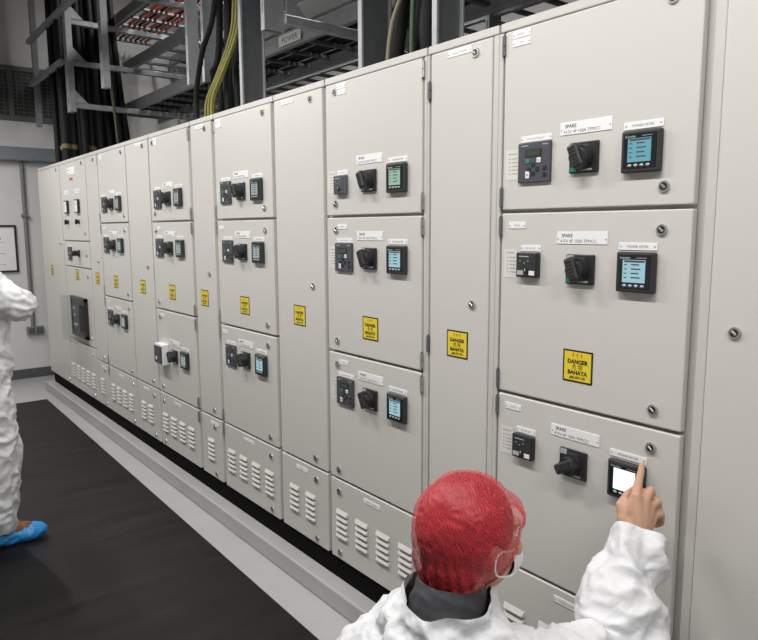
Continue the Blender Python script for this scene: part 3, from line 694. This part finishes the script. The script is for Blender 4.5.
def fuse(name, bm_, m, voxel, smooth=4, disp=None, parent=None, subs=0):
    me = bpy.data.meshes.new('tmp'); bm_.to_mesh(me); bm_.free()
    o = bpy.data.objects.new('tmp', me); COL.objects.link(o)
    md = o.modifiers.new('r', 'REMESH'); md.mode = 'VOXEL'; md.voxel_size = voxel
    ms = o.modifiers.new('s', 'SMOOTH'); ms.iterations = smooth; ms.factor = 0.5
    out = bpy.data.meshes.new_from_object(o.evaluated_get(bpy.context.evaluated_depsgraph_get())); bpy.data.objects.remove(o); bpy.data.meshes.remove(me)
    out.name = name
    if disp:
        nn = [v.normal.copy() for v in out.vertices]
        for v, n in zip(out.vertices, nn): v.co = v.co+n*disp(v.co)
    out.materials.clear(); out.materials.append(M[m]); out.polygons.foreach_set('use_smooth', [True]*len(out.polygons)); out.update()
    return put(name, out, parent)
def cut(o, keep):
    """drop the faces of a child mesh whose centre fails keep()"""
    b = bmesh.new(); b.from_mesh(o.data)
    bmesh.ops.delete(b, geom=[f for f in b.faces if not keep(f.calc_center_median())], context='FACES')
    for _ in range(8):
        nw = {}
        for v in b.verts:
            nb_ = [e.other_vert(v).co for e in v.link_edges if e.is_boundary]
            if len(nb_) == 2: nw[v] = v.co*0.4+(nb_[0]+nb_[1])*0.3
        for v, c in nw.items(): v.co = c
    b.to_mesh(o.data); b.free(); return o
def folds(amp, fr=9.0, seed=0.0):
    def d(p):
        q = V((p.x*fr+seed, p.y*fr+seed*1.7, p.z*fr*1.4))
        q = q+noise.noise_vector(q*0.5)*0.8
        a = abs(noise.noise(q)); c = abs(noise.noise(q*2.1+V((9, 3, 1)))); e = abs(noise.noise(q*4.3+V((2, 7, 5))))
        return amp*(0.55-2.3*a-1.0*c-0.45*e)+amp*0.55
    return d

def head_parts(bm_, c, R, s=1.0):
    """head about its centre c; R turns local axes (x right, y face forward, z up) into the world"""
    M4 = R.to_4x4()
    def P(x, y, z): return V(c)+R @ V((x*s, y*s, z*s))
    def E(p, r): ellipsoid(bm_, P(*p), [k*s for k in r], M4)
    E((0, -0.012, 0.022), (0.078, 0.097, 0.095)); E((0, 0.022, -0.035), (0.066, 0.072, 0.082)); E((0, 0.048, -0.088), (0.036, 0.036, 0.028))
    for sx in (-1, 1):
        E((sx*0.038, 0.070, -0.030), (0.026, 0.022, 0.022)); E((sx*0.032, 0.078, 0.020), (0.026, 0.016, 0.010))
        E((sx*0.031, 0.0815, 0.004), (0.0125, 0.0105, 0.009))
        E((sx*0.078, -0.008, -0.008), (0.010, 0.020, 0.032)); E((sx*0.083, -0.014, -0.002), (0.008, 0.014, 0.024))
    capsule(bm_, P(0, 0.092, 0.008), 0.008*s, P(0, 0.108, -0.026), 0.0125*s)
    E((-0.011, 0.096, -0.030), (0.008, 0.009, 0.007)); E((0.011, 0.096, -0.030), (0.008, 0.009, 0.007))
    E((0, 0.084, -0.056), (0.024, 0.010, 0.006)); E((0, 0.083, -0.066), (0.021, 0.010, 0.007))
    return P
def chain(bm_, pts, rs):
    for a, c, r0, r1 in zip(pts, pts[1:], rs, rs[1:]): capsule(bm_, a, r0, c, r1)

def eyes(par, P, s=1.0):
    for sx in (-1, 1):
        b = MB(); bm = bmesh.new(); bmesh.ops.create_uvsphere(bm, u_segments=12, v_segments=8, radius=0.0095*s); b.bm(bm, 'white', None, True); bm.free()
        b.cyl((0, 0.0085*s, 0), (0, 0.0098*s, 0), 0.0045*s, 'hair', n=12); o = b.build('eye', par, P(sx*0.031, 0.0845, 0.004))

def relaxed_hand(bm_, w, d, side, up, s=1.0):
    """w wrist, d finger direction, side towards the thumb, up out of the back of the hand"""
    w = V(w); d = V(d).normalized(); side = V(side); side = (side-d*side.dot(d)).normalized(); up = V(up); up = (up-d*up.dot(d)-side*up.dot(side)).normalized()
    ln = (0.072, 0.080, 0.074, 0.058)
    for k in range(4):
        o = side*(0.030-0.020*k); kn = w+d*(0.088-0.006*abs(k-1))+o
        capsule(bm_, w+o*0.55, 0.016*s, kn, 0.0125*s)
        p = kn; a = 0.35
        for j, f in enumerate((0.45, 0.32, 0.23)):
            q = p+(d*math.cos(a)-up*math.sin(a))*ln[k]*f; capsule(bm_, p, (0.0095-0.001*j)*s, q, (0.0088-0.001*j)*s); p = q; a += 0.38
    th = w+d*0.03+side*0.028; t2 = th+(d*0.8+side*0.55-up*0.3).normalized()*0.042; t3 = t2+(d*0.95+side*0.1-up*0.35).normalized()*0.032
    capsule(bm_, w+side*0.012, 0.017, th, 0.015); capsule(bm_, th, 0.013, t2, 0.011); capsule(bm_, t2, 0.0105, t3, 0.0085)

# --- crouching person with the red hairnet
def crouching_person():
    H = V((-0.937, -0.614, 0.990)); R = Matrix.Rotation(math.radians(-6), 3, 'Z') @ Matrix.Rotation(math.radians(4), 3, 'X')
    bm_ = bmesh.new(); P = head_parts(bm_, H, R, 1.05)
    nb = V((-0.935, -0.668, 0.862)); chain(bm_, [H+V((0, -0.02, -0.06)), nb, nb+V((0, -0.03, -0.08))], [0.058, 0.060, 0.075])
    ls, rs_ = V((-1.068, -0.700, 0.715)), V((-0.770, -0.630, 0.735)); pel = V((-0.935, -0.86, 0.26)); ch = V((-0.935, -0.74, 0.60))
    chain(bm_, [ls, nb+V((0, -.04, -.09)), rs_], [0.055, 0.075, 0.055]); chain(bm_, [ch+V((-.07, 0, 0)), pel+V((-.07, 0, .05))], [0.11, 0.11]); chain(bm_, [ch+V((.07, 0, 0)), pel+V((.07, 0, .05))], [0.11, 0.11])
    re, rw = V((-0.752, -0.335, 0.665)), V((-0.818, -0.165, 0.885)); le, lw = V((-1.20, -0.50, 0.56)), V((-1.10, -0.34, 0.50))
    chain(bm_, [rs_, re, rw], [0.052, 0.040, 0.028]); chain(bm_, [ls, le, lw], [0.052, 0.040, 0.028])
    legs = []
    for sx in (-1, 1):
        hip = pel+V((sx*0.10, 0.02, 0)); kn = V((-0.935+sx*0.16, -0.46, 0.46)); an = V((-0.935+sx*0.12, -0.70, 0.10)); toe = V((-0.935+sx*0.15, -0.50, 0.035))
        legs.append((hip, kn, an, toe)); chain(bm_, [hip, kn, an, toe], [0.085, 0.060, 0.040, 0.030])
    # right hand: index finger pressing the meter, the others curled (wrist, knuckles, joints in place)
    h = HANDPTS
    for a, c, r0, r1 in h: capsule(bm_, a, r0, c, r1)
    relaxed_hand(bm_, lw, (0.15, 0.75, -0.35), (1, 0, 0), (0, 0.35, 0.9))
    body_ = fuse('person', bm_, 'skin', 0.0040, 3)
    tag(body_, 'person crouching in white coverall and red hairnet, pressing a meter with the right hand', 'person')
    eyes(body_, P, 1.05)
    # hair
    def hp(x, y, z): return H+R @ V((x, y, z))
    hb = bmesh.new(); ellipsoid(hb, hp(0, -0.016, 0.030), (0.0925, 0.108, 0.109), R.to_4x4()); ellipsoid(hb, hp(0, -0.055, -0.030), (0.074, 0.060, 0.074), R.to_4x4())
    ho = fuse('hair', hb, 'hair', 0.006, 3, lambda p: 0.003*noise.noise(p*90), body_)
    Ri = R.inverted()
    cut(ho, lambda p: not ((Ri @ (p-H)).y > 0.080 and (Ri @ (p-H)).z < 0.055))
    # hairnet: loose bouffant cap gathered at an elastic edge
    cb = bmesh.new(); ellipsoid(cb, hp(0, -0.014, 0.022), (0.1035, 0.117, 0.119), R.to_4x4()); ellipsoid(cb, hp(0, -0.055, -0.028), (0.088, 0.072, 0.084), R.to_4x4()); ellipsoid(cb, hp(0.015, 0.080, 0.040), (0.058, 0.032, 0.040), R.to_4x4())
    def crumple(p):
        q = Ri @ (p-H); a = math.atan2(q.x, q.y); g = max(0.0, min(1.0, (0.05-q.z)/0.12))
        return 0.0035*noise.noise(p*22)+0.0022*(1-abs(noise.noise(p*55))*2)+0.003*g*math.sin(a*34+3*noise.noise(p*12))
    cap = fuse('hairnet', cb, 'net', 0.0045, 4, crumple, body_); cap['label'] = 'red bouffant hairnet'
    def capkeep(p):
        q = Ri @ (p-H); return q.z > -0.098+0.92*max(0, q.y+0.035)
    cut(cap, capkeep)
    # elastic hem
    e_ = bmesh.new(); e_.from_mesh(cap.data); be = [e for e in e_.edges if e.is_boundary]
    loop = []
    if be:
        v0 = be[0].verts[0]; v = v0; pe = None
        while True:
            loop.append(v.co.copy()); ne = [e for e in v.link_edges if e.is_boundary and e is not pe]
            if not ne: break
            pe = ne[0]; v = pe.other_vert(v)
            if v is v0 or len(loop) > 3000: break
    e_.free()
    if len(loop) > 20: MB().tube(loop[::6]+[loop[0]], 0.0036, 'net', 6).build('elastic_hem', cap)
    # mask and ear loops
    mk = bmesh.new(); ellipsoid(mk, hp(0, 0.066, -0.052), (0.066, 0.052, 0.060), R.to_4x4()); m_ = fuse('face_mask', mk, 'mask', 0.006, 2, None, body_); cut(m_, lambda p: (Ri @ (p-H)).y > 0.060)
    for sx in (-1, 1): MB().tube([hp(sx*0.064, 0.068, -0.020), hp(sx*0.0835, 0.035, -0.012), hp(sx*0.094, 0.000, 0.002), hp(sx*0.097, -0.020, -0.010), hp(sx*0.091, -0.012, -0.045), hp(sx*0.080, 0.030, -0.066), hp(sx*0.060, 0.066, -0.078)], 0.0022, 'mask', 6).build('ear_loop', m_)
    # shirt collar
    sb = bmesh.new(); chain(sb, [nb+V((0, 0.000, 0.060)), nb+V((0, -0.014, 0.0)), nb+V((0, -0.03, -0.08))], [0.068, 0.080, 0.094]); c_ = fuse('shirt_collar', sb, 'shirt', 0.005, 3, folds(0.003, 14), body_)
    cut(c_, lambda p: p.z < nb.z+0.052-0.15*(p.y-nb.y)); c_['label'] = 'charcoal shirt collar'
    # coverall
    w = bmesh.new(); sl = ls+V((0.0, 0, 0.0))
    chain(w, [sl+V((.015, 0, -.01)), nb+V((-.045, -.03, -.085))], [0.076, 0.098]); chain(w, [nb+V((.045, -.02, -.088)), rs_], [0.100, 0.088]); chain(w, [nb+V((0, -.03, -.09)), nb+V((0, -.014, 0.0)), nb+V((0, -.012, 0.03))], [0.124, 0.099, 0.092])
    capsule(w, nb+V((0.10, 0.02, -0.075)), 0.080, rs_+V((-.03, 0, .01)), 0.085); capsule(w, nb+V((-0.085, -0.02, -0.080)), 0.070, ls+V((.035, 0, -.01)), 0.075)
    chain(w, [ch+V((-.09, -.01, .04)), pel+V((-.09, -.01, 0))], [0.155, 0.165]); chain(w, [ch+V((.09, 0, .04)), pel+V((.09, 0, 0))], [0.155, 0.165])
    cw = rw+(re-rw)*0.0
    mid = (re+cw)/2
    sh_ = V((-0.006, -0.012, 0.0)); chain(w, [rs_, (rs_+re)/2+V((0, 0, .012)), re+sh_, mid+sh_*1.2, cw+sh_*0.55], [0.092, 0.088, 0.097, 0.088, 0.061])
    chain(w, [ls, le, lw+(le-lw)*.1], [0.09, 0.085, 0.055])
    for hip, kn, an, toe in legs: chain(w, [hip, kn, an+V((0, 0, .03))], [0.135, 0.105, 0.075])
    cv = fuse('coverall', w, 'tyvek', 0.0065, 2, folds(0.020, 8.0), body_); cv['label'] = 'white disposable coverall'
    nc = nb+V((0, -0.01, 0.0))
    dirw = (rw-re).normalized()
    def keep(p):
        q_ = p-(nb+V((0, -0.014, 0))); dd = math.hypot(q_.x, q_.y)
        if dd < 0.078 and p.z > nb.z-0.07: return False
        if dd < 0.22 and p.z > nb.z+0.030+0.10*(p.y-nb.y)+0.012*noise.noise(p*14): return False
        if (p-cw).dot(dirw) > 0.022 and (p-cw).length < 0.1: return False
        if (p-lw).dot((lw-le).normalized()) > -0.01 and (p-lw).length < 0.09: return False
        return True
    cut(cv, keep)
    # rolled collar edge of the coverall
    for sx, (hip, kn, an, toe) in zip((-1, 1), legs):
        s_ = bmesh.new(); capsule(s_, an+V((0, -0.03, -0.035)), 0.055, toe+V((0, 0.05, 0.005)), 0.045); ellipsoid(s_, an+V((0, 0, 0.0)), (0.062, 0.07, 0.06)); so = fuse('shoe_cover', s_, 'blue', 0.008, 3, folds(0.006, 16), body_); so['label'] = 'blue shoe cover'
        for v in so.data.vertices: v.co.z = max(v.co.z, 0.006)
    return body_

HANDPTS = [((-0.8180, -0.1650, 0.8850), (-0.8461, -0.1354, 0.9828), 0.022, 0.0145), ((-0.8180, -0.1650, 0.8850), (-0.8341, -0.1146, 0.9711), 0.022, 0.0145), ((-0.8180, -0.1650, 0.8850), (-0.8272, -0.1020, 0.9521), 0.022, 0.0135), ((-0.8180, -0.1650, 0.8850), (-0.8229, -0.0936, 0.9281), 0.02, 0.0125), ((-0.8180, -0.1650, 0.8850), (-0.8568, -0.1614, 0.9251), 0.024, 0.02), ((-0.8568, -0.1614, 0.9251), (-0.8461, -0.1354, 0.9828), 0.018, 0.0135), ((-0.8461, -0.1354, 0.9828), (-0.8613, -0.1008, 1.0053), 0.0125, 0.0105), ((-0.8613, -0.1008, 1.0053), (-0.8779, -0.0624, 1.0173), 0.0102, 0.0092), ((-0.8779, -0.0624, 1.0173), (-0.8890, -0.0400, 1.0289), 0.009, 0.0075), ((-0.8341, -0.1146, 0.9711), (-0.8358, -0.0883, 0.9894), 0.0125, 0.011), ((-0.8358, -0.0883, 0.9894), (-0.8416, -0.0631, 0.9526), 0.011, 0.0098), ((-0.8416, -0.0631, 0.9526), (-0.8485, -0.0679, 0.9332), 0.0098, 0.0088), ((-0.8272, -0.1020, 0.9521), (-0.8220, -0.0774, 0.9601), 0.012, 0.0106), ((-0.8220, -0.0774, 0.9601), (-0.8295, -0.0537, 0.9253), 0.0105, 0.0094), ((-0.8295, -0.0537, 0.9253), (-0.8384, -0.0601, 0.9108), 0.0094, 0.0086), ((-0.8229, -0.0936, 0.9281), (-0.8137, -0.0732, 0.9308), 0.0112, 0.0096), ((-0.8137, -0.0732, 0.9308), (-0.8211, -0.0568, 0.9002), 0.0095, 0.0085), ((-0.8211, -0.0568, 0.9002), (-0.8308, -0.0624, 0.8931), 0.0085, 0.0078), ((-0.8568, -0.1614, 0.9251), (-0.8744, -0.1528, 0.9552), 0.017, 0.0135), ((-0.8744, -0.1528, 0.9552), (-0.8796, -0.1150, 0.9721), 0.0125, 0.0108), ((-0.8796, -0.1150, 0.9721), (-0.8793, -0.0888, 0.9786), 0.0105, 0.0085)]
crouching_person()

# --- standing person by the far cabinets, mostly past the photo's edge
def standing_person():
    X, Y = -3.93, -1.095; bm_ = bmesh.new(); H = V((X, Y+0.03, 1.63)); R = Matrix.Rotation(math.radians(-10), 3, 'X')
    P = head_parts(bm_, H, R, 1.0)
    nb = V((X, Y-0.02, 1.47)); chain(bm_, [H+V((0, -.02, -.06)), nb, nb+V((0, 0, -.06))], [0.055, 0.058, 0.07])
    ls, rs_ = V((X-0.19, Y-0.02, 1.39)), V((X+0.19, Y-0.02, 1.39)); pel = V((X, Y-0.02, 0.95)); ch = V((X, Y-0.01, 1.25))
    chain(bm_, [ls, nb+V((0, 0, -.07)), rs_], [0.055, 0.07, 0.055])
    for sx in (-1, 1): chain(bm_, [ch+V((sx*.07, 0, 0)), pel+V((sx*.06, 0, 0))], [0.10, 0.10])
    re, rw = V((X+0.215, Y+0.150, 1.265)), V((X-0.05, Y+0.150, 1.29)); le, lw = V((X-0.24, Y+0.13, 1.22)), V((X+0.02, Y+0.24, 1.25))
    chain(bm_, [rs_, re, rw], [0.05, 0.04, 0.028]); chain(bm_, [ls, le, lw], [0.05, 0.04, 0.028])
    legs = []
    for sx, dy in ((-1, -0.22), (1, 0.0)):
        hip = pel+V((sx*.095, 0, -.03)); kn = V((X+sx*.10, Y+0.03+dy*.5, 0.50)); an = V((X+sx*.10, Y+0.01+dy, 0.09)); toe = an+V((0, 0.13, -0.055)); legs.append((hip, kn, an, toe))
        chain(bm_, [hip, kn, an, toe], [0.08, 0.058, 0.042, 0.030])
    relaxed_hand(bm_, rw, (-0.9, -0.15, 0.1), (0, 0.1, 1), (0, 1, 0)); relaxed_hand(bm_, lw, (0.9, -0.3, 0.1), (0, 0, 1), (0.2, 1, 0))
    o = fuse('person', bm_, 'skin', 0.0055, 3)
    tag(o, 'person standing at the aisle edge in white coverall and blue shoe covers, arms folded', 'person'); eyes(o, P)
    hb = bmesh.new(); ellipsoid(hb, H+V((0, -0.018, 0.03)), (0.09, 0.105, 0.10)); ho = fuse('hair', hb, 'hair', 0.008, 3, None, o); cut(ho, lambda p: not (p.y > H.y+0.05 and p.z < H.z+0.06))
    cb = bmesh.new(); ellipsoid(cb, H+V((0, -0.02, 0.035)), (0.11, 0.125, 0.115)); cap = fuse('hairnet', cb, 'net', 0.007, 3, lambda p: 0.004*noise.noise(p*25), o); cut(cap, lambda p: p.z > H.z-0.01+0.5*(p.y-H.y))
    w = bmesh.new()
    chain(w, [ls, nb+V((0, -.01, -.06)), rs_], [0.09, 0.085, 0.09])
    for sx in (-1, 1): chain(w, [ch+V((sx*.08, 0, 0.02)), pel+V((sx*.07, 0, .0)), pel+V((sx*.07, 0, -.08))], [0.150, 0.160, 0.15])
    chain(w, [rs_, re, rw+(re-rw)*.1], [0.095, 0.078, 0.062]); chain(w, [ls, le, lw+(le-lw)*.1], [0.088, 0.085, 0.055])
    for hip, kn, an, toe in legs: chain(w, [hip, kn, an+V((0, -.005, .05))], [0.138, 0.112, 0.092])
    cv = fuse('coverall', w, 'tyvek', 0.009, 2, folds(0.015, 7.0, 5.3), o); cv['label'] = 'white disposable coverall'
    cut(cv, lambda p: p.z > 0.085 and not ((p-nb).length < 0.085 and p.z > 1.44))
    for hip, kn, an, toe in legs:
        s_ = bmesh.new(); capsule(s_, an+V((0, -.03, 0.0)), 0.048, toe+V((0, 0, .035)), 0.035); sh = fuse('shoe', s_, 'shoe', 0.008, 2, None, o); sh['label'] = 'brown patterned shoe'
        s_ = bmesh.new(); capsule(s_, an+V((0, -.05, -.032)), 0.054, toe+V((0, 0.035, 0.0)), 0.044); ellipsoid(s_, toe+V((0, 0.01, 0.01)), (0.058, 0.09, 0.045)); so = fuse('shoe_cover', s_, 'blue', 0.007, 3, folds(0.005, 18), o); so['label'] = 'blue shoe cover'
        for v in so.data.vertices: v.co.z = max(v.co.z, 0.007)
standing_person()

# ------------------------------------------------------------------ lights
LS = 0.415
def fixture(label, x, y, z, L=1.25, w=0.16, power=90, along='x'):
    t = thing('linear_light', label, 'light', (x, y, z), 'linear lights hung over the aisle')
    sx, sy = (L, w) if along == 'x' else (w, L)
    b = MB(); b.box((-sx/2, -sy/2, 0.004), (sx/2, sy/2, 0.07), 'lamphouse', 0.004); b.build('housing', t)
    b = MB(); b.box((-sx/2+0.01, -sy/2+0.01, -0.004), (sx/2-0.01, sy/2-0.01, 0.004), 'lamp'); b.build('diffuser', t)
    for k in (-1, 1):
        b = MB(); b.cyl((k*sx*.4, 0, 0.07), (k*sx*.4, 0, 4.6-z), 0.004, 'galv', n=6); b.build('hanger', t)
    l = bpy.data.lights.new('tube', 'AREA'); l.shape = 'RECTANGLE'; l.size = sx-0.04; l.size_y = sy-0.04; l.energy = power*LS; l.color = (1.0, 0.985, 0.955)
    o = bpy.data.objects.new('tube_light', l); COL.objects.link(o); o.parent = t; o.location = (0, 0, -0.012)
for i, x in enumerate((-6.6, -4.7, -2.8, -0.9, 1.0)):
    fixture('linear aisle light above the mat, number %d counted from the end wall' % (i+1), x, -1.08, 3.05)
for i, x in enumerate((-6.0, -3.6)):
    fixture('added fill light behind the cabinets for the overhead steelwork, number %d from the end wall' % (i+1), x, 1.35, 4.35, power=95)  # added lamps without a known source, brightening ladders and upper walls

W = bpy.data.worlds.new('w'); SC.world = W; W.use_nodes = True
W.node_tree.nodes['Background'].inputs['Color'].default_value = (0.9, 0.95, 1, 1); W.node_tree.nodes['Background'].inputs['Strength'].default_value = 0.05

# ------------------------------------------------------------------ camera
yaw, pit, rol = math.radians(51.635), math.radians(7.70), math.radians(-0.242)
cam = bpy.data.cameras.new('camera'); co = bpy.data.objects.new('camera', cam); COL.objects.link(co); SC.camera = co
F = V((-math.sin(yaw)*math.cos(pit), math.cos(yaw)*math.cos(pit), -math.sin(pit))); R0 = V((math.cos(yaw), math.sin(yaw), 0)); U0 = R0.cross(F)
Rr = R0*math.cos(rol)+U0*math.sin(rol); Ur = U0*math.cos(rol)-R0*math.sin(rol)
mw = Matrix((Rr, Ur, -F)).transposed().to_4x4(); mw.translation = V((0, -1.6, 1.63)); co.matrix_world = mw
cam.sensor_fit = 'HORIZONTAL'; cam.sensor_width = 36; cam.lens = 676.41/758*36; cam.clip_start = 0.05; cam.clip_end = 100
vs = SC.view_settings; vs.view_transform = 'Standard'; vs.look = 'None'; vs.gamma = 1; vs.use_curve_mapping = False; vs.exposure = 0.0
SC.cycles.max_bounces = 8; SC.cycles.transparent_max_bounces = 16; SC.cycles.use_denoising = True; SC.cycles.sample_clamp_indirect = 4
